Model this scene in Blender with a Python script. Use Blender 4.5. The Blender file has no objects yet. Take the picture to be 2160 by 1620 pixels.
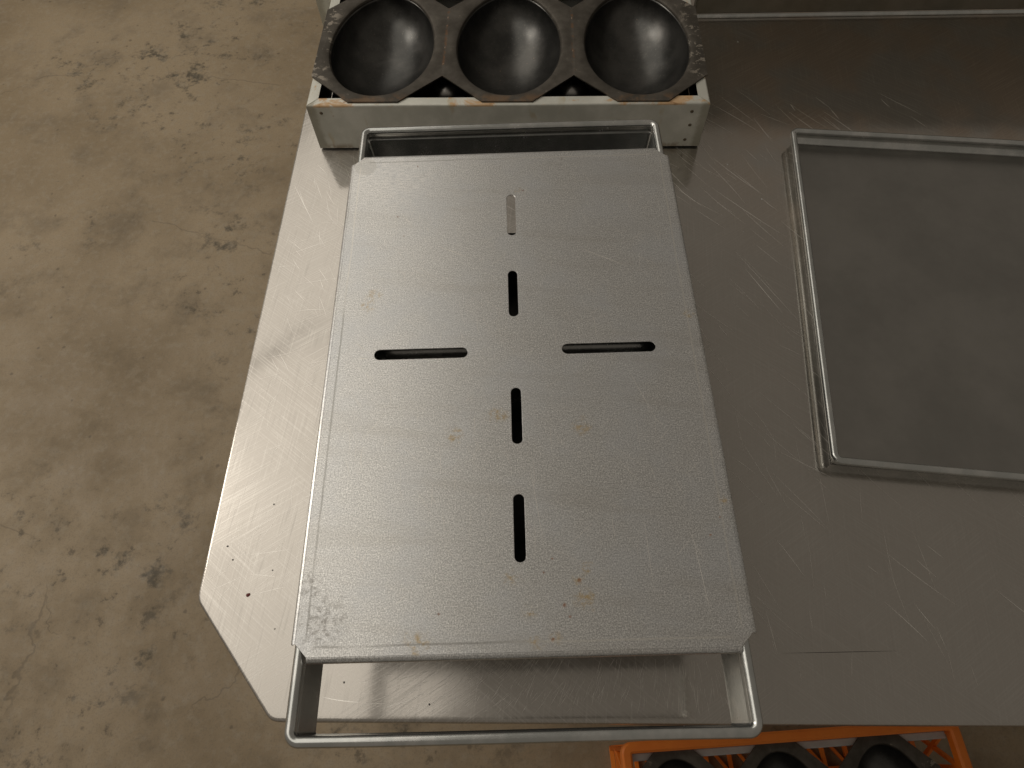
import bpy, bmesh, math, random
from mathutils import Vector, Matrix
random.seed(7)
scene = bpy.context.scene
C = scene.collection

# ------------------------------------------------------------------ camera
cam_d = bpy.data.cameras.new('camera')
cam = bpy.data.objects.new('camera', cam_d); C.objects.link(cam)
cam_d.sensor_width = 36.0; cam_d.lens = 36.0 * 1400.0 / 2160.0
cam_d.clip_start = 0.02; cam_d.clip_end = 60.0
right = Vector((0.99978906, 0.00566122, -0.01974301))
up = Vector((0.00431134, 0.88199686, 0.47123556))
fw = Vector((-0.02008104, 0.47122128, -0.8817864))
cam.matrix_world = Matrix(((right.x, up.x, -fw.x, 0.0), (right.y, up.y, -fw.y, 0.0),
                           (right.z, up.z, -fw.z, 0.8907), (0, 0, 0, 1)))
scene.camera = cam

# ------------------------------------------------------------------ world and lamps (a dim kitchen, lit from ceiling lamps on the left)
w = bpy.data.worlds.new('World'); scene.world = w; w.use_nodes = True
bg = w.node_tree.nodes['Background']
bg.inputs[0].default_value = (1.0, 0.89, 0.75, 1); bg.inputs[1].default_value = 0.090

def area(name, loc, target, sx, sy, power, col):
    d = bpy.data.lights.new(name, 'AREA'); d.shape = 'RECTANGLE'; d.size = sx; d.size_y = sy
    d.energy = power; d.color = col
    o = bpy.data.objects.new(name, d); C.objects.link(o); o.location = loc
    o.rotation_euler = (Vector(target) - Vector(loc)).to_track_quat('-Z', 'Y').to_euler()
    return o
area('ceiling_lamp', (-1.70, 0.74, 2.2), (-1.70, 0.74, 0), 2.4, 2.22, 10.2, (1.0, 0.935, 0.835))
area('ceiling_lamp', (-1.70, 3.02, 2.2), (-1.70, 3.02, 0), 2.4, 2.14, 9.6, (1.0, 0.935, 0.835))
area('ceiling_lamp', (-4.6, 1.7, 2.5), (-1.0, 1.2, 0), 1.0, 3.4, 46, (1.0, 0.92, 0.82))

vs = scene.view_settings
vs.view_transform = 'Standard'; vs.look = 'None'; vs.exposure = 0.72; vs.gamma = 1.0

# ------------------------------------------------------------------ small node language
class N:
    """a float or vector socket with arithmetic"""
    def __init__(s, t, sock): s.t = t; s.s = sock
    def _m(s, op, *o, clamp=False):
        n = s.t.nodes.new('ShaderNodeMath'); n.operation = op; n.use_clamp = clamp
        for i, v in enumerate((s,) + o):
            if isinstance(v, N): s.t.links.new(v.s, n.inputs[i])
            else: n.inputs[i].default_value = v
        return N(s.t, n.outputs[0])
    def __add__(s, o): return s._m('ADD', o)
    def __sub__(s, o): return s._m('SUBTRACT', o)
    def __mul__(s, o): return s._m('MULTIPLY', o)
    def __truediv__(s, o): return s._m('DIVIDE', o)
    def min(s, o): return s._m('MINIMUM', o)
    def max(s, o): return s._m('MAXIMUM', o)
    def abs(s): return s._m('ABSOLUTE')
    def sqrt(s): return s._m('SQRT')
    def pow(s, o): return s._m('POWER', o)
    def inv(s):
        n = s.t.nodes.new('ShaderNodeMath'); n.operation = 'SUBTRACT'; n.inputs[0].default_value = 1
        s.t.links.new(s.s, n.inputs[1]); return N(s.t, n.outputs[0])
    def ramp(s, a, b, lo=0.0, hi=1.0):
        n = s.t.nodes.new('ShaderNodeMapRange'); n.interpolation_type = 'SMOOTHSTEP'
        s.t.links.new(s.s, n.inputs[0])
        for i, v in zip((1, 2, 3, 4), (a, b, lo, hi)): n.inputs[i].default_value = v
        return N(s.t, n.outputs[0])

class Mat:
    def __init__(s, name):
        s.m = bpy.data.materials.new(name); s.m.use_nodes = True
        s.t = s.m.node_tree; s.b = s.t.nodes['Principled BSDF']; s.out = s.t.nodes['Material Output']
        tc = s.t.nodes.new('ShaderNodeTexCoord'); s.co = N(s.t, tc.outputs['Object'])
        sp = s.t.nodes.new('ShaderNodeSeparateXYZ'); s.t.links.new(s.co.s, sp.inputs[0])
        s.x, s.y, s.z = (N(s.t, sp.outputs[i]) for i in range(3))
    def vec(s, x, y, z=0.0):
        n = s.t.nodes.new('ShaderNodeCombineXYZ')
        for i, v in enumerate((x, y, z)):
            if isinstance(v, N): s.t.links.new(v.s, n.inputs[i])
            else: n.inputs[i].default_value = v
        return N(s.t, n.outputs[0])
    def noise(s, scale, detail=3, rough=0.5, vec=None, dist=0.0):
        n = s.t.nodes.new('ShaderNodeTexNoise'); n.inputs['Scale'].default_value = scale
        n.inputs['Detail'].default_value = detail; n.inputs['Roughness'].default_value = rough
        n.inputs['Distortion'].default_value = dist
        s.t.links.new((vec or s.co).s, n.inputs['Vector']); return N(s.t, n.outputs['Fac'])
    def voronoi(s, scale, vec=None, feat='F1', rnd=1.0):
        n = s.t.nodes.new('ShaderNodeTexVoronoi'); n.inputs['Scale'].default_value = scale; n.feature = feat
        n.inputs['Randomness'].default_value = rnd
        s.t.links.new((vec or s.co).s, n.inputs['Vector']); return N(s.t, n.outputs[0])
    def cells(s, scale, vec=None):
        n = s.t.nodes.new('ShaderNodeTexVoronoi'); n.inputs['Scale'].default_value = scale
        s.t.links.new((vec or s.co).s, n.inputs['Vector'])
        sp = s.t.nodes.new('ShaderNodeSeparateColor'); s.t.links.new(n.outputs['Color'], sp.inputs[0])
        return N(s.t, sp.outputs[0])
    def rot(s, deg, sa, sc, off=0.0):
        """coordinates turned by deg, squeezed: sa along, sc across"""
        c, k = math.cos(math.radians(deg)), math.sin(math.radians(deg))
        return s.vec((s.x * c + s.y * k) * sa + off, (s.y * c - s.x * k) * sc + off * 3.1, s.z * sa)
    def scratches(s, deg, along, across, lo, hi, off=0.0, bend=0.0):
        v = s.rot(deg, along, across, off)
        if bend:
            n = s.noise(3.0, 1)
            c, k = math.cos(math.radians(deg)), math.sin(math.radians(deg))
            v = s.vec((s.x * c + s.y * k) * along + off, ((s.y * c - s.x * k) + n * bend) * across, s.z * along)
        return s.noise(1.0, 1, 0.4, v).ramp(lo, hi)
    def seg(s, p, q, wd):
        """mask of a single scratch from p to q"""
        px, py = p; dx, dy = q[0] - p[0], q[1] - p[1]; L = dx * dx + dy * dy
        ax, ay = s.x - px, s.y - py
        t = ((ax * dx + ay * dy) / L).max(0.0).min(1.0)
        ex, ey = ax - t * dx, ay - t * dy
        d = (ex * ex + ey * ey).sqrt()
        return d.ramp(wd * 0.4, wd, 1.0, 0.0)
    def spot(s, p, r, jx, jy, ry=None):
        """ragged round spot"""
        ry = ry or r
        ex, ey = (s.x - p[0] + jx * r) / r, (s.y - p[1] + jy * r) / ry
        return (ex * ex + ey * ey).sqrt().ramp(0.55, 1.1, 1.0, 0.0)
    def mix(s, f, a, b):
        n = s.t.nodes.new('ShaderNodeMix'); n.data_type = 'RGBA'; n.clamp_factor = True
        if isinstance(f, N): s.t.links.new(f.s, n.inputs[0])
        else: n.inputs[0].default_value = f
        for i, v in ((6, a), (7, b)):
            if isinstance(v, N): s.t.links.new(v.s, n.inputs[i])
            else: n.inputs[i].default_value = (*v, 1)
        return N(s.t, n.outputs[2])
    def set(s, name, v, bsdf=None):
        b = bsdf or s.b
        i = b.inputs[name]
        if isinstance(v, N): s.t.links.new(v.s, i)
        elif isinstance(v, tuple): i.default_value = (*v, 1)
        else: i.default_value = v
    def bump(s, h, strength, dist, bsdf=None):
        n = s.t.nodes.new('ShaderNodeBump'); n.inputs['Strength'].default_value = strength
        n.inputs['Distance'].default_value = dist
        s.t.links.new(h.s, n.inputs['Height']); o = N(s.t, n.outputs[0])
        s.set('Normal', o, bsdf); return o
    def second(s, fac):
        """a second, duller lobe of the same metal"""
        b2 = s.t.nodes.new('ShaderNodeBsdfPrincipled'); mx = s.t.nodes.new('ShaderNodeMixShader')
        if isinstance(fac, N): s.t.links.new(fac.s, mx.inputs[0])
        else: mx.inputs[0].default_value = fac
        s.t.links.new(s.b.outputs[0], mx.inputs[1]); s.t.links.new(b2.outputs[0], mx.inputs[2])
        s.t.links.new(mx.outputs[0], s.out.inputs[0]); return b2

# ------------------------------------------------------------------ materials
def m_floor():
    m = Mat('stained_concrete')
    big = m.noise(1.6, 3, 0.6); mid = m.noise(6, 4, 0.65); fine = m.noise(45, 3, 0.6); grit = m.noise(260, 1, 0.6)
    col = m.mix(big.ramp(0.35, 0.65), (0.25, 0.190, 0.115), (0.335, 0.262, 0.170))
    col = m.mix(mid.ramp(0.45, 0.75) * 0.5, col, (0.150, 0.122, 0.086))
    blot = m.noise(10, 7, 0.74).ramp(0.54, 0.68)
    area_ = m.noise(1.7, 2, 0.5).ramp(0.47, 0.66)
    col = m.mix(blot * area_ * 0.9, col, (0.070, 0.060, 0.042))
    dark2 = m.noise(24, 4, 0.7).ramp(0.60, 0.70)
    col = m.mix(dark2 * area_ * 0.6, col, (0.07, 0.058, 0.042))
    vo2 = m.voronoi(23); keep2 = m.cells(23).ramp(0.66, 0.72)
    dots2 = (vo2 + (fine - 0.5) * 0.35).ramp(0.05, 0.16, 1.0, 0.0) * keep2
    col = m.mix(dots2 * 0.5, col, (0.075, 0.058, 0.04))
    col = m.mix(fine.ramp(0.45, 0.75) * 0.35, col, (0.35, 0.305, 0.235))
    crack = (m.voronoi(1.1, m.vec(m.x + mid * 0.25, m.y + blot * 0.06, 0.0), 'DISTANCE_TO_EDGE')).ramp(0.0008, 0.003, 1.0, 0.0) * m.noise(2.3, 1).ramp(0.5, 0.56)
    col = m.mix(crack * 0.3, col, (0.05, 0.04, 0.03))
    col = m.mix(grit.ramp(0.45, 0.8) * 0.35, col, (0.15, 0.125, 0.09))
    m.set('Base Color', col)
    m.set('Roughness', mid.ramp(0.3, 0.7, 0.55, 0.8))
    m.bump(fine, 0.25, 0.004)
    return m.m

def m_table():
    m = Mat('brushed_stainless')
    worn = m.x.ramp(-0.40, 0.40, 1.0, 0.3)           # the used end of the bench is scratched duller
    s1 = m.noise(1.0, 1, 0.5, m.rot(33, 10, 520, 1.3)); s2 = m.noise(1.0, 1, 0.5, m.rot(-38, 12, 480, 7.7))
    haze = m.noise(6, 3, 0.6)
    pick = haze.ramp(0.42, 0.6)
    s3 = m.noise(1.0, 1, 0.5, m.rot(84, 14, 430, 4.2))
    fine = s1.ramp(0.46, 0.72) * pick + s2.ramp(0.46, 0.72) * pick.inv() + s3.ramp(0.55, 0.75) * 0.6
    col = m.mix(haze, (0.515, 0.485, 0.445), (0.59, 0.56, 0.52))
    warm = haze.ramp(0.40, 0.6) * m.x.ramp(0.25, 0.5) * m.y.ramp(0.6, 1.1)
    col = m.mix(warm * 0.5, col, (0.62, 0.46, 0.33))
    col = m.mix(fine * worn * 0.36, col, (0.80, 0.78, 0.735))
    col = m.mix(s3.ramp(0.40, 0.28) * worn * 0.35, col, (0.36, 0.345, 0.32))
    m.set('Base Color', col); m.set('Metallic', 1.0)
    m.set('Roughness', fine * worn * 0.08 + haze.ramp(0.35, 0.65) * 0.12 + 0.07)
    nb = m.bump(s1 * pick + s2 * pick.inv(), 0.10, 0.0005)
    b2 = m.second(fine * worn * 0.22 + worn * 0.30 + 0.20)
    m.set('Base Color', col, b2); m.set('Metallic', 1.0, b2); m.set('Roughness', 0.50, b2); m.set('Normal', nb, b2)
    return m.m

def m_scratch(name='scratch_in_steel', rough=0.30):
    m = Mat(name); m.set('Base Color', (0.90, 0.87, 0.82)); m.set('Metallic', 0.9); m.set('Roughness', rough); return m.m

def m_lid():
    m = Mat('galvanised_sheet')
    g1 = m.noise(680, 1, 0.75); g2 = m.noise(1.0, 1, 0.5, m.rot(4, 90, 700))
    cloud = m.noise(10, 3, 0.6)
    fleck = m.noise(560, 0, 0.5, m.vec(m.x + 3.3, m.y, 0.0)).ramp(0.62, 0.74)
    grain = g1.ramp(0.30, 0.76) * 0.80 + g2.ramp(0.30, 0.72) * 0.14 + fleck * 0.30
    col = m.mix(grain, (0.44, 0.438, 0.43), (0.98, 0.975, 0.95))
    col = m.mix(cloud.ramp(0.42, 0.66) * 0.28, col, (0.61, 0.64, 0.68))
    smear = m.noise(1.0, 3, 0.6, m.rot(-7, 3.0, 26, 2.0)).ramp(0.50, 0.68)
    col = m.mix(smear * 0.22, col, (0.50, 0.475, 0.43))
    nz = m.t.nodes.new('ShaderNodeTexNoise'); nz.inputs['Scale'].default_value = 90; nz.inputs['Detail'].default_value = 3
    nz.inputs['Roughness'].default_value = 0.7; m.t.links.new(m.co.s, nz.inputs['Vector'])
    def vm(op, a, b_=None, sc=None):
        n = m.t.nodes.new('ShaderNodeVectorMath'); n.operation = op
        for i, v in enumerate((a, b_)):
            if v is None: continue
            if isinstance(v, N): m.t.links.new(v.s, n.inputs[i])
            else: n.inputs[i].default_value = v
        if sc is not None: n.inputs['Scale'].default_value = sc
        return N(m.t, n.outputs['Value'] if op == 'DISTANCE' else n.outputs[0])
    off = vm('SUBTRACT', N(m.t, nz.outputs['Color']), (0.5, 0.5, 0.5))
    flat = m.vec(m.x, m.y, 0.0)
    far = vm('ADD', flat, vm('SCALE', off, None, 0.024)); near = vm('ADD', flat, vm('SCALE', off, None, 0.010))
    def spots(lst, co):
        d = None
        for p, r in lst:
            g = vm('DISTANCE', co, (p[0], p[1] * 1.025, 0.0)) * (1.0 / r); d = g if d is None else d.min(g)
        return d
    tan = spots((((0.068, -0.258), 0.009), ((0.060, -0.271), 0.009), ((0.012, -0.330), 0.010), ((0.032, -0.326), 0.008),
                 ((0.006, -0.300), 0.009), ((-0.01, -0.268), 0.011), ((0.065, -0.290), 0.014), ((-0.108, -0.328), 0.015),
                 ((-0.19, 0.077), 0.012), ((-0.183, 0.093), 0.010), ((0.224, -0.19), 0.010), ((0.012, 0.266), 0.006),
                 ((-0.022, -0.083), 0.014), ((0.075, -0.10), 0.014), ((-0.075, -0.105), 0.012), ((0.225, 0.05), 0.009)), far).ramp(0.1, 1.15, 1.0, 0.0)
    tanf = tan * m.noise(120, 3, 0.75).ramp(0.42, 0.66) * 0.55
    brown = spots((((0.0165, 0.2655), 0.0032), ((0.043, -0.296), 0.0036), ((0.049, -0.306), 0.0026), ((0.033, -0.248), 0.0022),
                   ((0.205, -0.228), 0.0022), ((0.219, -0.21), 0.002), ((0.061, -0.271), 0.0036), ((0.030, -0.327), 0.0036),
                   ((-0.085, -0.30), 0.002), ((-0.128, -0.19), 0.0016), ((0.02, -0.203), 0.0016), ((0.024, -0.262), 0.002),
                   ((0.077, 0.325), 0.0018), ((-0.135, 0.318), 0.0022), ((-0.16, 0.225), 0.0024), ((-0.15, 0.19), 0.0022)), near).ramp(0.2, 0.9, 1.0, 0.0)
    dusty = spots((((-0.205, -0.305), 0.034), ((-0.222, -0.27), 0.018)), far).ramp(0.3, 1.1, 1.0, 0.0) * m.noise(150, 4, 0.75).ramp(0.44, 0.64)
    scrape = spots((((-0.214, 0.321), 0.018),), near).ramp(0.85, 1.0, 1.0, 0.0)
    rub = spots((((-0.17, 0.30), 0.075),), far).ramp(0.3, 1.1, 1.0, 0.0)
    col = m.mix(rub * g2.ramp(0.4, 0.66) * 0.5, col, (0.90, 0.88, 0.85))
    col = m.mix(tanf * 1.35, col, (0.50, 0.335, 0.10)); col = m.mix(brown * 0.8, col, (0.22, 0.085, 0.025))
    col = m.mix(dusty * 0.5, col, (0.22, 0.20, 0.17)); col = m.mix(scrape * 0.3, col, (0.40, 0.38, 0.33))
    # press line that runs inside the folded edges
    wob = (cloud - 0.5) * 0.004
    ex = (m.x.abs() - 0.2205 + wob).abs().ramp(0.0004, 0.0016, 1.0, 0.0) * m.y.abs().ramp(0.322, 0.333, 1.0, 0.0)
    ey = (m.y.abs() - 0.3370 + wob).abs().ramp(0.0004, 0.0016, 1.0, 0.0) * m.x.abs().ramp(0.205, 0.215, 1.0, 0.0)
    press = ex.max(ey)
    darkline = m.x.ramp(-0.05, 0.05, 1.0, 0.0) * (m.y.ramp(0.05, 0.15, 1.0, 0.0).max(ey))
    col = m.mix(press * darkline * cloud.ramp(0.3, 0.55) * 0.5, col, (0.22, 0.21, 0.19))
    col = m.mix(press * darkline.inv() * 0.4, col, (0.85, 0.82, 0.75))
    m.set('Base Color', col)
    m.set('Metallic', (tanf * 0.8).max(brown).max(dusty * 0.5).inv() * 0.80)
    m.set('Roughness', cloud * 0.10 + g1 * 0.12 + 0.25)
    m.bump(g1, 0.09, 0.0008)
    return m.m

def m_frame():
    m = Mat('tinned_steel')
    c = m.noise(30, 3, 0.65); g = m.noise(400, 1, 0.6); big = m.noise(8, 1)
    col = m.mix(c.ramp(0.4, 0.7), (0.56, 0.575, 0.56), (0.70, 0.70, 0.68))
    tarn = m.noise(18, 3, 0.7).ramp(0.60, 0.72)
    col = m.mix(tarn * 0.15, col, (0.45, 0.37, 0.27))
    nick = m.voronoi(40).ramp(0.03, 0.05, 1.0, 0.0) * m.cells(40).ramp(0.92, 0.94)
    col = m.mix(nick * 0.7, col, (0.15, 0.10, 0.06))
    m.set('Base Color', col); m.set('Metallic', 0.92)
    m.set('Roughness', c * 0.10 + g * 0.04 + 0.18)
    m.bump(big, 0.12, 0.002)
    return m.m

def m_rack():
    m = Mat('aluminised_sheet')
    c = m.noise(20, 5, 0.6); g = m.noise(420, 3, 0.6)
    col = m.mix(c.ramp(0.35, 0.7), (0.62, 0.62, 0.555), (0.76, 0.755, 0.69))
    # dirt creeping in from the seams, rust drips and rust on the top flange
    edge = (m.x - 0.0).abs()
    n = m.noise(26, 6, 0.72)
    seam = ((m.x.abs() - 0.3533).abs().ramp(0.0, 0.035, 1.0, 0.0) + n * 0.9).ramp(0.95, 1.35)
    col = m.mix(seam * 0.6, col, (0.24, 0.215, 0.145))
    drip = m.noise(1.0, 3, 0.6, m.vec(m.x * 30 + m.noise(25, 2) * 0.6, m.y * 6, m.z * 5)).ramp(0.62, 0.70)
    col = m.mix(drip * m.noise(35, 4).ramp(0.42, 0.6) * 0.4, col, (0.52, 0.40, 0.20))
    top = m.z.ramp(0.0915, 0.0945)
    rust = m.noise(17, 6, 0.68, m.vec(m.x, m.y * 1.3, m.z), 0.6)
    col = m.mix(top * rust.ramp(0.50, 0.60) * 0.75, col, (0.58, 0.31, 0.09))
    col = m.mix(top * rust.ramp(0.60, 0.70) * 0.8, col, (0.22, 0.08, 0.02))
    sp = m.voronoi(42); spm = (sp + (m.noise(200, 3) - 0.5) * 0.2).ramp(0.05, 0.13, 1.0, 0.0) * m.cells(42).ramp(0.80, 0.82)
    col = m.mix(spm * 0.75, col, (0.30, 0.11, 0.035))
    base = m.z.ramp(0.004, 0.016, 1.0, 0.0) * m.noise(30, 5, 0.7).ramp(0.45, 0.6)
    col = m.mix(base * 0.6, col, (0.25, 0.16, 0.07))
    m.set('Base Color', col)
    dirty = (seam * 0.5).max(top * rust.ramp(0.5, 0.62)).max(spm).max(base * 0.6)
    m.set('Metallic', dirty.inv() * 0.28); m.set('Roughness', c * 0.12 + dirty * 0.2 + 0.34)
    m.bump(c, 0.18, 0.002)
    return m.m

def m_bowl():
    m = Mat('blackened_steel')
    c = m.noise(16, 5, 0.6); g = m.noise(240, 4, 0.7); pit = m.voronoi(150)
    col = m.mix(c.ramp(0.35, 0.7), (0.072, 0.072, 0.069), (0.13, 0.127, 0.12))
    col = m.mix(g.ramp(0.55, 0.75) * 0.5, col, (0.21, 0.195, 0.175))
    crumbs = pit.ramp(0.10, 0.2, 1.0, 0.0) * m.cells(150).ramp(0.93, 0.95) * m.noise(14, 2).ramp(0.5, 0.62)
    col = m.mix(crumbs * 0.8, col, (0.30, 0.22, 0.13))
    m.set('Base Color', col); m.set('Metallic', crumbs.inv() * 0.9)
    m.set('Roughness', c * 0.12 + g * 0.14 + 0.19)
    m.bump(g, 0.05, 0.002)
    return m.m

def m_plate():
    m = Mat('baked_on_plate')
    c = m.noise(22, 6, 0.7); g = m.noise(220, 4, 0.7); w_ = m.noise(60, 4, 0.75, m.vec(m.x * 0.8, m.y, m.z), 0.3)
    col = m.mix(c.ramp(0.35, 0.7), (0.072, 0.063, 0.051), (0.125, 0.112, 0.094))
    worn = w_.ramp(0.55, 0.60) * (m.x.abs() - 0.318).ramp(0.0, 0.02)
    col = m.mix(worn * 0.8, col, (0.36, 0.32, 0.265))
    wm = m.noise(45, 5, 0.75).ramp(0.63, 0.70)
    col = m.mix(wm * 0.5, col, (0.34, 0.30, 0.24))
    rust = m.y.ramp(-0.160, -0.142, 1.0, 0.0) * m.noise(34, 5, 0.7).ramp(0.4, 0.58)
    col = m.mix(rust * 0.55, col, (0.20, 0.105, 0.04))
    seam = None
    for sx in (-0.1185, 0.1185):
        g_ = (m.x - sx).abs().ramp(0.0006, 0.004, 1.0, 0.0); seam = g_ if seam is None else seam.max(g_)
    col = m.mix(seam * m.noise(60, 4, 0.7).ramp(0.45, 0.6) * 0.6, col, (0.19, 0.085, 0.03))
    m.set('Base Color', col); m.set('Metallic', (rust * 0.7).max(seam * 0.4).inv() * 0.55)
    m.set('Roughness', g * 0.16 + worn.inv() * 0.08 + 0.46)
    m.bump(c, 0.3, 0.002)
    return m.m

def m_simple(name, c1, c2, rough, metal=0.0, scale=30, bumpd=0.001):
    m = Mat(name); c = m.noise(scale, 5, 0.65)
    m.set('Base Color', m.mix(c.ramp(0.3, 0.7), c1, c2)); m.set('Metallic', metal)
    m.set('Roughness', c * 0.2 + rough); m.bump(c, 0.2, bumpd); return m.m

M = dict(scratch=m_scratch(), scratch_dull=m_scratch('dull_scratch', 0.62), floor=m_floor(), table=m_table(), lid=m_lid(), frame=m_frame(), rack=m_rack(), bowl=m_bowl(), plate=m_plate(),
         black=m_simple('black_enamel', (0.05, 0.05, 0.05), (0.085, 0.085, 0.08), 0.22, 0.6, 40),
         orange=m_simple('orange_plastic', (0.80, 0.20, 0.022), (0.88, 0.25, 0.03), 0.34, 0.0, 14),
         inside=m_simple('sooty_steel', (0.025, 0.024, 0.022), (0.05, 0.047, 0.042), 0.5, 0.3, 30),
         rivet=m_simple('rusty_rivet', (0.11, 0.085, 0.055), (0.20, 0.16, 0.11), 0.45, 0.5, 300),
         weld=m_simple('rusty_weld', (0.16, 0.085, 0.04), (0.33, 0.27, 0.21), 0.4, 0.6, 300),
         crumb=m_simple('red_crumb', (0.12, 0.012, 0.008), (0.16, 0.02, 0.012), 0.5),
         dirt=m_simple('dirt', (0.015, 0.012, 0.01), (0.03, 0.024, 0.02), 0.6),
         darksteel=m_simple('dark_steel', (0.22, 0.21, 0.175), (0.28, 0.265, 0.225), 0.3, 0.9, 20),
         pan_base=m_simple('used_pan_steel', (0.34, 0.33, 0.31), (0.42, 0.405, 0.38), 0.22, 1.0, 5),
         ridge=m_simple('dark_polished_steel', (0.26, 0.26, 0.25), (0.34, 0.34, 0.33), 0.16, 1.0, 30),
         cup=m_simple('scuffed_cup_steel', (0.42, 0.41, 0.39), (0.56, 0.55, 0.53), 0.2, 1.0, 60),
         pale=m_simple('pale_plastic', (0.42, 0.42, 0.41), (0.50, 0.50, 0.49), 0.5),
         steel=m_simple('leg_steel', (0.45, 0.44, 0.42), (0.55, 0.54, 0.52), 0.3, 1.0, 20))

# ------------------------------------------------------------------ mesh helpers
def obj(name, verts, faces, mat, parent=None, smooth=True, angle=35):
    me = bpy.data.meshes.new(name); me.from_pydata([tuple(v) for v in verts], [], faces); me.update()
    bm = bmesh.new(); bm.from_mesh(me); bmesh.ops.recalc_face_normals(bm, faces=bm.faces); bm.to_mesh(me); bm.free()
    if smooth:
        for p in me.polygons: p.use_smooth = True
        try: me.set_sharp_from_angle(angle=math.radians(angle))
        except Exception: pass
    me.materials.append(mat)
    o = bpy.data.objects.new(name, me); C.objects.link(o)
    if parent: o.parent = parent
    return o
def thing(name, label, cat, loc=(0, 0, 0), rz=0.0, group=None):
    o = bpy.data.objects.new(name, None); C.objects.link(o); o.empty_display_size = 0.05
    o.location = loc; o.rotation_euler = (0, 0, rz); tag(o, label, cat, group); return o
def tag(o, label, cat, group=None):
    o['label'] = label; o['category'] = cat
    if group: o['group'] = group
def copy_tree(o, parent=None):
    c = o.copy(); C.objects.link(c); c.parent = parent
    for ch in [k for k in o.children]: copy_tree(ch, c)
    return c
def box(x0, x1, y0, y1, z0, z1):
    v = [(x, y, z) for z in (z0, z1) for x, y in ((x0, y0), (x1, y0), (x1, y1), (x0, y1))]
    return v, [(3, 2, 1, 0), (4, 5, 6, 7), (0, 1, 5, 4), (1, 2, 6, 5), (2, 3, 7, 6), (3, 0, 4, 7)]
def bevelled(o, wd=0.002, seg=2):
    b = o.modifiers.new('bevel', 'BEVEL'); b.width = wd; b.segments = seg; b.limit_method = 'ANGLE'; return o
def sweep(path, prof):
    """closed path [(x, y, nx, ny)], closed profile [(u outward, z)]"""
    n, k = len(path), len(prof); v = []; f = []
    for x, y, nx, ny in path:
        for u, z in prof: v.append((x + nx * u, y + ny * u, z))
    for i in range(n):
        for j in range(k):
            a, b = i, (i + 1) % n; c, d = j, (j + 1) % k
            f.append((a * k + c, b * k + c, b * k + d, a * k + d))
    return v, f
def round_rect(W, L, r, seg=8, straight=14):
    """outline with outward normals; straight sides carry extra points"""
    pts = []
    for cx, cy, a0 in ((W / 2 - r, L / 2 - r, 0), (-W / 2 + r, L / 2 - r, 90), (-W / 2 + r, -L / 2 + r, 180), (W / 2 - r, -L / 2 + r, 270)):
        for i in range(seg + 1):
            a = math.radians(a0 + 90 * i / seg); pts.append((cx + r * math.cos(a), cy + r * math.sin(a), math.cos(a), math.sin(a)))
    out = []
    for i, p in enumerate(pts):
        out.append(p); q = pts[(i + 1) % len(pts)]
        d = math.hypot(q[0] - p[0], q[1] - p[1])
        if d > 0.05:
            for j in range(1, straight):
                t = j / straight; out.append((p[0] + (q[0] - p[0]) * t, p[1] + (q[1] - p[1]) * t, p[2], p[3]))
    return out

# ------------------------------------------------------------------ floor
FZ = -0.86
v, f = [(-7, -4, FZ), (6, -4, FZ), (6, 9, FZ), (-7, 9, FZ)], [(0, 1, 2, 3)]
floor = obj('floor', v, f, M['floor']); floor['kind'] = 'structure'
tagl = floor; tagl['label'] = 'stained tan concrete floor below the steel table'

# ------------------------------------------------------------------ steel table with a cut-off corner
table = thing('work_table', 'scratched stainless steel work table with a cut-off front corner', 'table', (0, 0, 0))
TX, TY = -0.4320, 0.0160
XR, YB = 1.75, 1.78
outline = [(-0.3097, TY), (XR, TY), (XR, YB), (TX, YB), (TX, 0.1580)]
def offset_poly(pts, d):
    n = len(pts); out = []
    for i in range(n):
        p0, p1, p2 = Vector(pts[i - 1]), Vector(pts[i]), Vector(pts[(i + 1) % n])
        e1, e2 = (p1 - p0).normalized(), (p2 - p1).normalized()
        n1, n2 = Vector((-e1.y, e1.x)), Vector((-e2.y, e2.x))
        m_ = (n1 + n2); m_ = m_ / max(0.2, m_.dot(n1)); out.append(p1 + m_ * d)
    return out
def soften(pts, r, seg=4):
    out = []
    n = len(pts)
    for i in range(n):
        p0, p1, p2 = Vector(pts[i - 1]), Vector(pts[i]), Vector(pts[(i + 1) % n])
        a = p1 + (p0 - p1).normalized() * r; b = p1 + (p2 - p1).normalized() * r
        for k in range(seg + 1):
            t = k / seg; out.append(((1 - t) ** 2 * a + 2 * t * (1 - t) * p1 + t * t * b))
    return out
base = soften([Vector(p) for p in outline], 0.010)
rings = []
rr = 0.0045
for k in range(6):
    a = math.radians(90 * k / 5); rings.append((rr * (1 - math.sin(a)), -rr * (1 - math.cos(a))))
rings += [(0.0, -0.036), (0.003, -0.040), (0.02, -0.040)]
V = []; F = []
nb = len(base)
for ins, z in rings:
    V += [(p.x, p.y, z) for p in offset_poly(base, ins)]
F.append(tuple(range(nb)))
for k in range(len(rings) - 1):
    for i in range(nb):
        j = (i + 1) % nb; F.append((k * nb + i, k * nb + j, (k + 1) * nb + j, (k + 1) * nb + i))
top = obj('table_top', V, F, M['table'], table)
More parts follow.
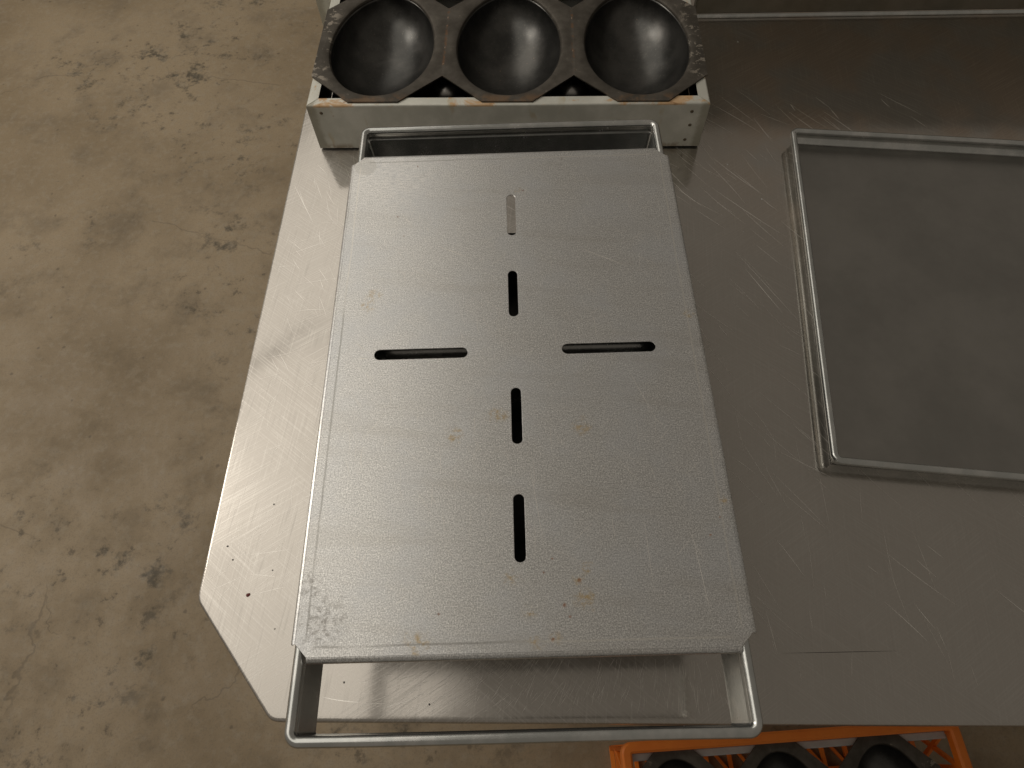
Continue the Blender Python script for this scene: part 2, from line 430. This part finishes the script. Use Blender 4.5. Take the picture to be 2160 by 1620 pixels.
def scratch_mesh(name, lst, z, parent, mat):
    """hair-thin bright strips: (x, y, angle, length, bend, width)"""
    V_ = []; F_ = []
    for x, y, a, L_, bend, wd in lst:
        n = 7; b0 = len(V_); px, py = x - math.cos(a) * L_ / 2, y - math.sin(a) * L_ / 2
        for i in range(n + 1):
            t = i / n; aa = a + bend * (t - 0.5); w_ = wd * (0.15 + 0.85 * math.sin(math.pi * min(1, max(0, t))))
            V_ += [(px - math.sin(aa) * w_ / 2, py + math.cos(aa) * w_ / 2, z), (px + math.sin(aa) * w_ / 2, py - math.cos(aa) * w_ / 2, z)]
            px += math.cos(aa) * L_ / n; py += math.sin(aa) * L_ / n
        for i in range(n): F_.append((b0 + 2 * i, b0 + 2 * i + 1, b0 + 2 * i + 3, b0 + 2 * i + 2))
        z += 0.0000002
    o = obj(name, V_, F_, mat, parent, False); o['kind'] = 'stuff'; return o
def seg2(p, q, wd, bend=0.0):
    return ((p[0] + q[0]) / 2, (p[1] + q[1]) / 2, math.atan2(q[1] - p[1], q[0] - p[0]), math.hypot(q[0] - p[0], q[1] - p[1]), bend, wd)
rs = random.Random(3)
scr = [seg2(*a_) for a_ in (((0.3455, 0.951), (0.4249, 0.8562), 0.0008, 0.15), ((0.3352, 0.8744), (0.4483, 0.7583), 0.0008, 0.08),
       ((0.3656, 0.6933), (0.4115, 0.6028), 0.0011), ((0.3553, 0.7285), (0.4357, 0.5845), 0.0007), ((0.2718, 0.8753), (0.3125, 0.8297), 0.0009),
       ((0.3058, 0.1449), (0.3117, 0.0942), 0.0007), ((-0.3848, 0.666), (-0.307, 0.68), 0.0006), ((-0.421, 0.8907), (-0.3727, 0.7998), 0.0008),
       ((-0.424, 0.8562), (-0.4022, 0.8002), 0.0008), ((-0.4108, 0.7263), (-0.334, 0.7618), 0.0006),
       ((-0.2493, 0.0436), (-0.2022, 0.0386), 0.0008, 0.2), ((-0.0014, 0.0422), (0.0115, 0.0713), 0.0007), ((-0.1782, 0.031), (-0.1219, 0.0495), 0.0007, 0.2))]
for _ in range(80):     # steep wiping marks left of the lid
    scr.append((rs.uniform(-0.42, -0.25), rs.uniform(0.5, 0.98), math.radians(rs.choice((-62, -50, 10, 5, -75)) + rs.gauss(0, 9)), rs.uniform(0.015, 0.06), rs.gauss(0, 0.2), rs.uniform(0.0002, 0.0006)))
for _ in range(120):
    scr.append((rs.uniform(-0.43, -0.24), rs.uniform(0.1, 0.55), math.radians(rs.choice((12, 18, 40, 55, 95)) + rs.gauss(0, 8)), rs.uniform(0.012, 0.07), rs.gauss(0, 0.15), rs.uniform(0.0002, 0.00045)))
for _ in range(420):    # fan of arcs at the front edge
    x = rs.uniform(-0.20, 0.25); ang = 15 + (x + 0.20) / 0.45 * 85 + rs.gauss(0, 8)
    scr.append((x, rs.uniform(0.024, 0.085), math.radians(ang), rs.uniform(0.006, 0.03), rs.gauss(0.15, 0.1), rs.uniform(0.00015, 0.00045)))
for _ in range(170):     # right of the lid
    scr.append((rs.uniform(0.25, 0.75), rs.uniform(0.1, 1.1), math.radians(-52 + rs.gauss(0, 9)), rs.uniform(0.015, 0.12), rs.gauss(0, 0.1), rs.uniform(0.00025, 0.0007)))
for _ in range(25):
    scr.append((rs.uniform(0.25, 0.55), rs.uniform(0.03, 0.4), math.radians(-88 + rs.gauss(0, 8)), rs.uniform(0.01, 0.09), rs.gauss(0, 0.05), rs.uniform(0.0002, 0.0004)))
scr = [q for q in scr if q[0] - 0.02 > -0.43 and (q[1] > 0.165 or q[0] > -0.30) and q[1] - abs(math.sin(q[2])) * q[3] / 2 > 0.0245]
scratch_mesh('scratches', [q for q in scr if q[0] < 0.0], 0.00012, top, M['scratch'])
scratch_mesh('scratches', [q for q in scr if q[0] >= 0.0], 0.00012, top, M['scratch_dull'])
scratch_mesh('dark_line', [seg2((0.317, 0.0953), (0.46, 0.0985), 0.0007)], 0.00010, top, M['dirt'])  # thin dark line on the table right of the lid, sharing the speck material
# a red crumb and dark specks of dirt lying on the table top
def speck(x, y, z, r_, mat, parent, name):
    n = 7; rn = random.Random(int(x * 9999)); vv = [(x, y, z + r_ * 0.5)]
    for i in range(n):
        q = r_ * rn.uniform(0.7, 1.2); vv.append((x + q * math.cos(2 * math.pi * i / n), y + q * math.sin(2 * math.pi * i / n), z))
    return obj(name, vv, [(0, 1 + i, 1 + (i + 1) % n) for i in range(n)], mat, parent)
for lx, ly in ((-0.30, 0.26), (1.62, 0.16), (-0.30, 1.66), (1.62, 1.66)):
    n = 20; vv = []; ff = []
    for z in (-0.036, FZ + 0.03, FZ):
        r = 0.02 if z > FZ else 0.014
        vv += [(lx + r * math.cos(2 * math.pi * i / n), ly + r * math.sin(2 * math.pi * i / n), z) for i in range(n)]
    for k in range(2):
        for i in range(n): ff.append((k * n + i, k * n + (i + 1) % n, (k + 1) * n + (i + 1) % n, (k + 1) * n + i))
    ff.append(tuple(range(2 * n, 3 * n)))
    obj('leg', vv, ff, M['steel'], table)

crumb = speck(-0.3644, 0.1641, 0.0002, 0.0030, M['crumb'], None, 'crumb'); tag(crumb, 'tiny dark red crumb on the bare table left of the lid', 'crumb')
for x, y, q in ((-0.352, 0.287, 0.0012), (-0.394, 0.21, 0.0012), (-0.338, 0.196, 0.0011), (-0.405, 0.228, 0.0013), (-0.225, 0.06, 0.0013), (-0.118, 0.036, 0.0013), (-0.322, 0.122, 0.0010)):
    speck(x, y, 0.0002, q, M['dirt'], top, 'dirt_speck')

for x, y, q in ((0.372, 0.93, 0.0014), (0.42, 0.845, 0.0015), (0.408, 0.79, 0.0010), (0.376, 0.77, 0.0010), (0.445, 1.28, 0.0016)):
    speck(x, y, 0.0002, q, M['pale'], top, 'flour_speck')

# upright steel panel standing at the rear right of the table
panel = thing('rear_panel', 'dark steel upright panel along the rear of the table, right of the moulds', 'panel', (0.362, 1.3630, 0.001))
vv, ff = box(0, 1.38, 0.0, 0.02, 0.006, 0.26)
bevelled(obj('sheet', vv, ff, M['darksteel'], panel, False), 0.003)
prof = [(-0.004, 0), (0, 0), (0, 0.006), (-0.001, 0.0056), (-0.0025, 0.0042), (-0.0035, 0.0025)]
vv = [(x, u, z) for x in (0, 1.38) for u, z in prof]; k = len(prof)
ff = [(i, (i + 1) % k, k + (i + 1) % k, k + i) for i in range(k)] + [tuple(range(k)), tuple(range(k, 2 * k))]
obj('seam_bead', vv, ff, M['frame'], panel)

# ------------------------------------------------------------------ rack: open steel box with folded-in rim
BW, BD, BH, FL = 0.7090, 0.336, 0.0965, 0.0195
def L_wall(name, parent, W, left_out=0.0):
    """wall of length W along x, face at y=0, folded flange going to +y, mitred ends"""
    r = 0.0035; t = 0.0014
    prof = [(0.0, 0.002)]
    for k in range(6):
        a = math.radians(90 * k / 5); prof.append((r - r * math.cos(a), BH - r + r * math.sin(a)))
    prof.append((FL, BH)); prof.append((FL, BH - t))
    for k in range(5, -1, -1):
        a = math.radians(90 * k / 5); prof.append((r - (r - t) * math.cos(a), BH - r + (r - t) * math.sin(a)))
    prof.append((t, 0.002))
    seg = 24; vv = []; k = len(prof)
    for i in range(seg + 1):
        t_ = i / seg
        for y, z in prof:
            x0 = -W / 2 + y + 0.0005; x1 = W / 2 - y - 0.0005
            x = x0 + (x1 - x0) * t_
            wob = 0.0006 * math.sin(t_ * 9 + y * 60) * math.sin(t_ * math.pi)
            vv.append((x, y + wob, z))
    ff = []
    for i in range(seg):
        for j in range(k): ff.append((i * k + j, (i + 1) * k + j, (i + 1) * k + (j + 1) % k, i * k + (j + 1) % k))
    ff += [tuple(range(k)), tuple(range(seg * k, (seg + 1) * k))]
    return obj(name, vv, ff, M['rack'], parent)
def make_rack(label, loc, rz, group):
    r = thing('mould_rack', label, 'rack', loc, rz, group)
    a = L_wall('front_wall', r, BW); a.location = (0, 0, 0)
    b = L_wall('back_wall', r, BW); b.location = (0, BD, 0); b.rotation_euler = (0, 0, math.pi)
    s = L_wall('side_wall', r, BD); s.location = (-BW / 2, BD / 2, 0); s.rotation_euler = (0, 0, -math.pi / 2)
    s2 = L_wall('side_wall', r, BD); s2.location = (BW / 2, BD / 2, 0); s2.rotation_euler = (0, 0, math.pi / 2)
    vv, ff = box(-BW / 2 + 0.003, BW / 2 - 0.003, 0.003, BD - 0.003, 0.003, 0.0045)
    obj('bottom_sheet', vv, ff, M['inside'], r, False)
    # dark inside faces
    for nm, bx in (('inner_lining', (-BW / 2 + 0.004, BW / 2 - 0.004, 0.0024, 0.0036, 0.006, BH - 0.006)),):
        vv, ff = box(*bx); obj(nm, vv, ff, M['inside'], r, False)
    for px, pz in ((0.3255, 0.079), (0.328, 0.050), (0.326, 0.017), (-0.331, 0.081)):
        vv = [(px, -0.0012, pz)]; n = 12
        for rr_, yy in ((0.0026, -0.0009), (0.0034, 0.0004)):
            vv += [(px + rr_ * math.cos(2 * math.pi * i / n), yy, pz + rr_ * math.sin(2 * math.pi * i / n)) for i in range(n)]
        ff = [(0, 1 + i, 1 + (i + 1) % n) for i in range(n)] + [(1 + i, 1 + n + i, 1 + n + (i + 1) % n, 1 + (i + 1) % n) for i in range(n)]
        obj('rivet', vv, ff, M['rivet'], r)
    return r
bx0, by0, brot = -0.3827, 0.9849, -0.0132
rack = make_rack('pale open steel rack holding the three dark moulds, in front of another rack',
                 (-0.0303, 0.9776, 0.0015), -0.0078, 'mould racks on the table')
rack2 = copy_tree(rack); rack2.location = (-0.4265 + BW / 2, 1.3290, 0.0015); rack2.rotation_euler = (0, 0, -0.0132)
rack2['label'] = 'pale steel rack pushed behind the moulds, only its left end showing'

# ------------------------------------------------------------------ strap of three oval moulds
PW, PL, CH = 0.2365, 0.331, 0.0685
def oval(t, sx, sy):
    """slightly egg-shaped outline, blunt end towards the camera"""
    c, s = math.cos(t), math.sin(t)
    return (sx * c * (1 - 0.07 * s), sy * s)
BSX, BSY, BDEP = 0.0960, 0.1475, 0.083
def make_strap(label, loc, rz):
    st = thing('mould_strap', label, 'mould', loc, rz, None)
    n = 96
    for i, px in enumerate((-0.2370, 0.0, 0.2370)):
        tilt = ((0.004, -0.006, 0.004), (0.0, 0.003, -0.003), (-0.003, 0.004, 0.006))[i]
        # plate: ring from lip to octagon
        oct_ = []
        fx = PW / 2 - 0.0745; fy = PL / 2 - CH
        corners = [(PW / 2, -fy), (PW / 2, fy), (fx, PL / 2), (-fx, PL / 2), (-PW / 2, fy), (-PW / 2, -fy), (-fx, -PL / 2), (fx, -PL / 2)]
        angs = sorted([2 * math.pi * k / n for k in range(n)] + [math.atan2(y, x) % (2 * math.pi) for x, y in corners])
        # drop near duplicates
        aa = []
        cang = [math.atan2(y, x) % (2 * math.pi) for x, y in corners]
        for a in angs:
            if any(abs(a - c) < 1e-9 for c in cang) or all(abs(a - c) > 0.02 for c in cang): aa.append(a)
        def octr(a):
            best = 9
            dx, dy = math.cos(a), math.sin(a)
            for k in range(8):
                x1, y1 = corners[k]; x2, y2 = corners[(k + 1) % 8]
                ex, ey = x2 - x1, y2 - y1; den = dx * ey - dy * ex
                if abs(den) < 1e-12: continue
                t = (x1 * ey - y1 * ex) / den; s_ = (x1 * dy - y1 * dx) / den
                if t > 0 and -1e-6 <= s_ <= 1 + 1e-6: best = min(best, t)
            return best
        def ell(a, g):
            # point of the oval lying in direction a
            t = a
            for _ in range(12):
                x, y = oval(t, BSX + g, BSY + g); t += (a - math.atan2(y, x) + math.pi) % (2 * math.pi) - math.pi
            return oval(t, BSX + g, BSY + g)
        m_ = len(aa); vv = []; rows = []
        for key in ('o_low', 'o_top', 'mid', 'lip1', 'lip2', 'lip3'):
            for a in aa:
                ro = octr(a); ox, oy = ro * math.cos(a), ro * math.sin(a)
                lx, ly = ell(a, 0.0062)
                if key == 'o_low': p = (ox, oy, 0.0)
                elif key == 'o_top': p = (ox, oy, 0.0018)
                elif key == 'mid': p = ((ox + lx) / 2, (oy + ly) / 2, 0.0018)
                elif key == 'lip1': p = (lx, ly, 0.0018)
                elif key == 'lip2':
                    x, y = ell(a, 0.003); p = (x, y, 0.0004)
                else:
                    x, y = ell(a, 0.0005); p = (x, y, -0.0035)
                vv.append(p)
        ff = []
        for k in range(5):
            for j in range(m_): ff.append((k * m_ + j, k * m_ + (j + 1) % m_, (k + 1) * m_ + (j + 1) % m_, (k + 1) * m_ + j))
        vv = [(x + px, y, z) for x, y, z in vv]
        pl = obj('mould_plate', vv, ff, M['plate'], st, True, 30)
        sol = pl.modifiers.new('thickness', 'SOLIDIFY'); sol.thickness = 0.0012; sol.offset = 1
        # bowl
        bv = []; bf = []; K = 26
        for k in range(K + 1):
            s_ = k / K
            if k < K:
                rad = (1 - (s_) ** 2.3) ** (1 / 2.3) if s_ < 1 else 0
                rad = max(rad, 0.0)
            phi = s_ * math.pi / 2
            rx = math.cos(phi) ** 0.94; dz = math.sin(phi) ** 1.0
            if k == K:
                bv.append((px, 0, -0.0035 - BDEP)); break
            for j in range(n):
                x, y = oval(2 * math.pi * j / n, (BSX + 0.0005) * rx, (BSY + 0.0005) * rx)
                bv.append((x + px, y, -0.0035 - BDEP * dz))
        for k in range(K - 1):
            for j in range(n): bf.append((k * n + j, k * n + (j + 1) % n, (k + 1) * n + (j + 1) % n, (k + 1) * n + j))
        for j in range(n): bf.append(((K - 1) * n + j, (K - 1) * n + (j + 1) % n, K * n))
        bo = obj('bowl', bv, bf, M['bowl'], pl, True, 80)
        sol = bo.modifiers.new('thickness', 'SOLIDIFY'); sol.thickness = 0.0012; sol.offset = 1
    for wx, ys in ((-0.1185, (-0.066, -0.02, 0.045, 0.07)), (0.1185, (-0.03, 0.066))):
        for wy in ys:
            n_ = 10; r0 = 0.0026; vv = [(wx, wy, 0.0036)]
            for rr_, zz in ((0.0016, 0.0033), (r0, 0.0019)):
                vv += [(wx + rr_ * math.cos(2 * math.pi * i / n_) * 0.8, wy + rr_ * math.sin(2 * math.pi * i / n_) * 1.3, zz) for i in range(n_)]
            ff = [(0, 1 + i, 1 + (i + 1) % n_) for i in range(n_)] + [(1 + i, 1 + n_ + i, 1 + n_ + (i + 1) % n_, 1 + (i + 1) % n_) for i in range(n_)]
            obj('weld', vv, ff, M['weld'], st)
    return st
strap = make_strap('row of three dark oval steel moulds lying on the pale rack', (-0.0275, 0.9836 + PL / 2, 0.0984), -0.0125)

# ------------------------------------------------------------------ rim frame (open pan frame with rolled bead)
FW, FLEN, FH = 0.46, 0.8442, 0.0680
def make_frame(name, label, loc, rz, group=None, FH=FH, FLEN=FLEN, parent=None):
    rb = 0.0055
    prof = []
    zc = FH - rb; uc = -rb
    # start under the bead on the outer side, go round the bead to the inner side
    for k in range(15):
        a = math.radians(-60 + 300 * k / 14); prof.append((uc + rb * math.cos(a), zc + rb * math.sin(a)))
    up_i = -0.0068
    prof += [(up_i, zc - rb - 0.001), (up_i, FH - 0.0185), (up_i - 0.0012, FH - 0.0200), (up_i - 0.0020, FH - 0.0222), (up_i - 0.0050, 0.004),
             (up_i - 0.0062, 0.0022), (up_i - 0.0062, 0.0006), (up_i - 0.0050, 0.0), (up_i - 0.0036, 0.0), (up_i - 0.0030, 0.002),
             (up_i + 0.0, FH - 0.0220), (up_i + 0.0018, FH - 0.0190), (up_i + 0.0018, zc - rb - 0.0005)]
    path = round_rect(FW, FLEN, 0.0150, 9, 22)
    v, f = sweep(path, prof)
    vv = []
    for i, (x, y, z) in enumerate(v):     # a hand-made frame is never dead straight
        vv.append((x + 0.0007 * math.sin(y * 7 + 1) , y + 0.0006 * math.sin(x * 11), z + 0.0005 * math.sin(x * 9 + y * 5)))
    o = obj(name, vv, f, M['frame'], None, True, 50)
    o.location = loc; o.rotation_euler = (0, 0, rz)
    if parent: o.parent = parent
    else: tag(o, label, 'frame', group)
    return o
FZB = 0.1100
frame = make_frame('rim_frame', 'bottomless rectangular tinned frame with rolled rim, under the slotted lid',
                   (-0.0125, 0.4177, FZB), 0.0232, None)
a2 = -0.102; PLN = 0.66; PX, PY = 0.4880, 0.9930
cx2 = PX + math.cos(a2) * FW / 2 + math.sin(a2) * PLN / 2
cy2 = PY + math.sin(a2) * FW / 2 - math.cos(a2) * PLN / 2
pan = thing('sheet_pan', 'shallow steel sheet pan with bright rolled rim at the far right of the table', 'pan', (cx2, cy2, 0.0012), a2)
make_frame('rim', '', (0, 0, 0), 0.0, None, 0.030, PLN, pan)
vv, ff = box(-FW / 2 + 0.010, FW / 2 - 0.010, -PLN / 2 + 0.010, PLN / 2 - 0.010, 0.0010, 0.0022)
obj('base_sheet', vv, ff, M['pan_base'], pan, False)

# ------------------------------------------------------------------ black tray under the lid
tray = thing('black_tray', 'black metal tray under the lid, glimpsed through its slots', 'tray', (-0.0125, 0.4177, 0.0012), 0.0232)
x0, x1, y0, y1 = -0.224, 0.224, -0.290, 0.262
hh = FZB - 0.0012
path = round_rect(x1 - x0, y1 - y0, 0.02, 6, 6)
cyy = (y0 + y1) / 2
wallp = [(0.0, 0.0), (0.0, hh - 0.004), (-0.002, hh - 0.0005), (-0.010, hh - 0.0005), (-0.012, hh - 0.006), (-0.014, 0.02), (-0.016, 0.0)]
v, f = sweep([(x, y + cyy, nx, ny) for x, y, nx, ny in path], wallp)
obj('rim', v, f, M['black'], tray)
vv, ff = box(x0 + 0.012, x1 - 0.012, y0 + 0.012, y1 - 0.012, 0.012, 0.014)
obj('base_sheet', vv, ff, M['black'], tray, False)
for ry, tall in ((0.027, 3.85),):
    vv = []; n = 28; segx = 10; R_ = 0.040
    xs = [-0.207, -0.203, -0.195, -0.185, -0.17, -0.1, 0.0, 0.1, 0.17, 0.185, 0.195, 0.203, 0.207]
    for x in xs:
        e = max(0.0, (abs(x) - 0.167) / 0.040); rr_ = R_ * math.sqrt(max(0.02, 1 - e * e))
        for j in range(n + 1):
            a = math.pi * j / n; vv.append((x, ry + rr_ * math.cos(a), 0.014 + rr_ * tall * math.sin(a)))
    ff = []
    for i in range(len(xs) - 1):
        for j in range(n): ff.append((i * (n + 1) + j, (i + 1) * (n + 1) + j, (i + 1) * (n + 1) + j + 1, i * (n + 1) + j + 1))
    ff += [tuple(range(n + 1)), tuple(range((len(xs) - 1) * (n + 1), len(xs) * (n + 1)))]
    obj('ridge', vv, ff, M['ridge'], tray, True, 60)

# ------------------------------------------------------------------ slotted lid
LW, LL = 0.4722, 0.7035
LZ = FZB + FH + 0.0007
lid = thing('slotted_lid', 'galvanised sheet lid with six slots and clipped corners, resting on the frame', 'lid',
            (-0.0124, 0.4225, LZ), 0.0277)
r = 0.0050; ch = 0.0182
hx, hy = LW / 2, LL / 2
def lid_outline():
    # the straight sides stop one bend radius short; the clipped corners run out to the full size
    pts = []
    def cor(sx, sy):
        a = (sx * (hx - r), sy * (hy - ch)); a0 = (sx * (hx - 0.0008), sy * (hy - ch))
        b = (sx * (hx - ch), sy * (hy - r)); b0 = (sx * (hx - ch), sy * (hy - 0.0008))
        return [a, b] if sx * sy > 0 else [b, a]
    for sx, sy in ((1, 1), (-1, 1), (-1, -1), (1, -1)): pts += cor(sx, sy)
    return pts
def slot_pts(cx, cy, L, W, horiz):
    R_ = W / 2; s = L / 2 - R_; pts = []; n = 12
    for k in range(n + 1):
        a = -math.pi / 2 + math.pi * k / n; pts.append((s + R_ * math.cos(a), R_ * math.sin(a)))
    for k in range(n + 1):
        a = math.pi / 2 + math.pi * k / n; pts.append((-s + R_ * math.cos(a), R_ * math.sin(a)))
    return [(cx + (x if horiz else -y), cy + (y if horiz else x)) for x, y in pts]
slots = [slot_pts(0.0, 0.2275, 0.0744, 0.0124, False), slot_pts(-0.0005, 0.0925, 0.0731, 0.0124, False),
         slot_pts(-0.0004, -0.0845, 0.0733, 0.0124, False), slot_pts(-0.0007, -0.2197, 0.0755, 0.0124, False),
         slot_pts(-0.1177, 0.0040, 0.1168, 0.0144, True), slot_pts(0.1167, 0.0051, 0.1166, 0.0144, True)]
bm = bmesh.new()
def loop(pts, z=0.0):
    vs_ = [bm.verts.new((x, y, z)) for x, y in pts]
    return [bm.edges.new((vs_[i], vs_[(i + 1) % len(vs_)])) for i in range(len(vs_))]
E_ = loop(lid_outline())
for s in slots: E_ += loop(s)
bmesh.ops.triangle_fill(bm, edges=E_, use_beauty=True)
bmesh.ops.recalc_face_normals(bm, faces=bm.faces)
if sum(fc.normal.z for fc in bm.faces) < 0:
    bmesh.ops.reverse_faces(bm, faces=bm.faces)
me = bpy.data.meshes.new('sheet'); bm.to_mesh(me); bm.free(); me.materials.append(M['lid'])
sh = bpy.data.objects.new('sheet', me); C.objects.link(sh); sh.parent = lid; sh.location = (0, 0, 0.0014)
sol = sh.modifiers.new('thickness', 'SOLIDIFY'); sol.thickness = 0.0013; sol.offset = -1
bevelled(sh, 0.0004, 1)
rs = random.Random(11); lsc = [seg2(*a_) for a_ in (((-0.105, 0.177), (-0.058, 0.152), 0.0006), ((0.090, 0.165), (0.155, 0.13), 0.0007),
     ((0.15, -0.01), (0.195, -0.15), 0.0005), ((0.135, -0.02), (0.165, -0.10), 0.0004), ((-0.197, 0.0), (-0.182, -0.001), 0.0006),
     ((0.135, -0.21), (0.137, -0.29), 0.0004), ((0.012, -0.14), (0.025, -0.24), 0.0004), ((0.185, -0.23), (0.192, -0.32), 0.0005))]
for _ in range(260):
    x, y = rs.uniform(-0.2, 0.21), rs.uniform(-0.30, 0.30)
    lsc.append((x, y, math.radians(rs.choice((-45, -60, -80, 40, 88)) + rs.gauss(0, 8)), rs.uniform(0.008, 0.045), rs.gauss(0, 0.15), rs.uniform(0.00015, 0.00035)))
def clear_of_slots(q):
    x, y, a_, L_ = q[:4]
    for t in (-0.5, -0.25, 0, 0.25, 0.5):
        px, py = x + math.cos(a_) * L_ * t, y + math.sin(a_) * L_ * t
        if abs(px) < 0.010 and (0.185 < py < 0.27 or 0.05 < py < 0.134 or -0.126 < py < -0.043 or -0.263 < py < -0.177): return False
        if abs(py) < 0.014 and 0.054 < abs(px) < 0.18: return False
    return True
scratch_mesh('scratches', [q for q in lsc if clear_of_slots(q)], 0.0015, lid, M['scratch_dull'])
def flange(length, drop):
    t = 0.0012; prof = []
    for k in range(8):
        a = math.radians(90 * k / 7); prof.append((-r + r * math.sin(a), -r + r * math.cos(a)))
    prof.append((0.0002, -drop)); prof.append((-t, -drop))
    for k in range(7, -1, -1):
        a = math.radians(90 * k / 7); prof.append((-r + (r - t) * math.sin(a), -r + (r - t) * math.cos(a)))
    seg = 16; k = len(prof); vv = []
    for i in range(seg + 1):
        x = -length / 2 + length * i / seg
        for u, z in prof: vv.append((x, -u, z + 0.0014 + 0.0))
    ff = []
    for i in range(seg):
        for j in range(k): ff.append((i * k + j, (i + 1) * k + j, (i + 1) * k + (j + 1) % k, i * k + (j + 1) % k))
    ff += [tuple(range(k)), tuple(range(seg * k, (seg + 1) * k))]
    return vv, ff
for ang, ln, d in ((0, LW - 2 * ch, hy), (math.pi, LW - 2 * ch, hy), (math.pi / 2, LL - 2 * ch, hx), (-math.pi / 2, LL - 2 * ch, hx)):
    vv, ff = flange(ln, 0.0085)
    c, s = math.cos(ang), math.sin(ang)
    # local +y points inwards; the bend sits at distance d from the middle
    vv = [(c * x - s * (y - d), s * x + c * (y - d), z) for x, y, z in vv]
    obj('edge_fold', vv, ff, M['lid'], lid, True, 50)

# ------------------------------------------------------------------ orange crate with moulds below the table edge
CRZ = -0.575
crate = thing('orange_crate', 'orange plastic crate of dark moulds on the floor beside the table', 'crate', (0.181, -0.006, FZ), 0.0705)
CW, CD, CHH = 0.66, 0.46, CRZ - FZ
rimw = 0.020
prof = [(0, CHH - 0.03), (0, CHH - 0.004), (-0.004, CHH), (-rimw + 0.004, CHH), (-rimw, CHH - 0.004), (-rimw, CHH - 0.022), (-rimw + 0.006, CHH - 0.022),
        (-rimw + 0.006, CHH - 0.008), (-0.006, CHH - 0.008), (-0.006, CHH - 0.03)]
path = [(x + CW / 2, y - CD / 2, nx, ny) for x, y, nx, ny in round_rect(CW, CD, 0.022, 7, 10)]
v, f = sweep(path, prof); obj('rim', v, f, M['orange'], crate)
def bar(p, q, th, nrm):
    p, q, nrm = Vector(p), Vector(q), Vector(nrm); d = (q - p).normalized(); s = d.cross(nrm).normalized() * th / 2; h = nrm.normalized() * th / 2
    vv = [p - s - h, p + s - h, p + s + h, p - s + h, q - s - h, q + s - h, q + s + h, q - s + h]
    return vv, [(0, 1, 2, 3), (4, 5, 6, 7), (0, 1, 5, 4), (1, 2, 6, 5), (2, 3, 7, 6), (3, 0, 4, 7)]
def lattice(name, pts):
    V_ = []; F_ = []
    for p, q, th, nr in pts:
        vv, ff = bar(p, q, th, nr); b0 = len(V_); V_ += vv; F_ += [tuple(i + b0 for i in t) for t in ff]
    return obj(name, V_, F_, M['orange'], crate, False)
zt_, zb_ = CHH - 0.022, 0.004
for nm, A, B, nr in (('side_lattice', (0.012, -0.012), (CW - 0.012, -0.012), (0, 1, 0)), ('side_lattice', (0.012, -CD + 0.012), (CW - 0.012, -CD + 0.012), (0, 1, 0)),
                     ('end_lattice', (0.012, -0.012), (0.012, -CD + 0.012), (1, 0, 0)), ('end_lattice', (CW - 0.012, -0.012), (CW - 0.012, -CD + 0.012), (1, 0, 0))):
    L_ = math.hypot(B[0] - A[0], B[1] - A[1]); n = int(round(L_ / 0.07)); L3 = []
    P = lambda t, z: (A[0] + (B[0] - A[0]) * t, A[1] + (B[1] - A[1]) * t, z)
    for i in range(n):
        L3.append((P(i / n, zt_), P((i + 1) / n, zb_ + 0.10), 0.008, nr)); L3.append((P((i + 1) / n, zt_), P(i / n, zb_ + 0.10), 0.0076, nr))
        L3.append((P(i / n, zb_), P(i / n, zt_), 0.0084, nr))
    L3.append((P(1, zb_), P(1, zt_), 0.0084, nr)); L3.append((P(0, zb_ + 0.10), P(1, zb_ + 0.10), 0.0092, nr)); L3.append((P(0, zb_ + 0.004), P(1, zb_ + 0.004), 0.0094, nr))
    lattice(nm, L3)
L3 = []
for i in range(13):
    x = 0.012 + (CW - 0.024) * i / 12
    L3.append(((x, -0.012, 0.007), (x, -CD + 0.012, 0.007), 0.0086, (0, 0, 1)))
for i in range(7):
    y = -0.012 - (CD - 0.024) * i / 6
    L3.append(((0.012, y, 0.009), (CW - 0.012, y, 0.009), 0.008, (0, 0, 1)))
for i in range(12):
    x = 0.012 + (CW - 0.024) * i / 12; dx = (CW - 0.024) / 12
    for j in range(6):
        y = -0.012 - (CD - 0.024) * j / 6; dy = (CD - 0.024) / 6
        L3.append(((x, y, 0.008), (x + dx, y - dy, 0.008), 0.0064, (0, 0, 1)))
lattice('floor_lattice', L3)

vv, ff = box(0.021, CW - 0.021, -0.034, -0.0205, CHH - 0.034, CHH - 0.022)
bevelled(obj('ledge', vv, ff, M['pale'], crate, False), 0.002)['label'] = 'pale grey ledge inside the crate'
strap2 = copy_tree(strap)
strap2['label'] = 'row of dark oval moulds lying inside the orange crate'
strap2.scale = (0.85, 0.85, 0.85)
strap2.location = (0.496, -0.145, CRZ - 0.0195); strap2.rotation_euler = (0, 0, 0.0705)

# dark cups lying in the rack under the moulds
def cup(x, y, label):
    n = 32; K = 12; vv = []; ff = []
    for k in range(K):
        a = math.pi / 2 * k / K; r_ = 0.040 * math.cos(a) ** 0.8; z = 0.066 * math.sin(a)
        vv += [(r_ * math.cos(2 * math.pi * i / n), r_ * math.sin(2 * math.pi * i / n), z) for i in range(n)]
    vv.append((0, 0, 0.066))
    for k in range(K - 1):
        for i in range(n): ff.append((k * n + i, k * n + (i + 1) % n, (k + 1) * n + (i + 1) % n, (k + 1) * n + i))
    for i in range(n): ff.append(((K - 1) * n + i, (K - 1) * n + (i + 1) % n, K * n))
    o = obj('steel_cup', vv, ff, M['cup'], None, True, 80); o.location = (x, y, 0.0062); tag(o, label, 'cup', 'cups inside the rack')
cup(0.0885, 1.078, 'dark domed cup inside the rack, in the gap before the second and third moulds')
cup(-0.1465, 1.081, 'dark domed cup inside the rack, in the gap before the first and second moulds')

scene.render.engine = 'CYCLES'
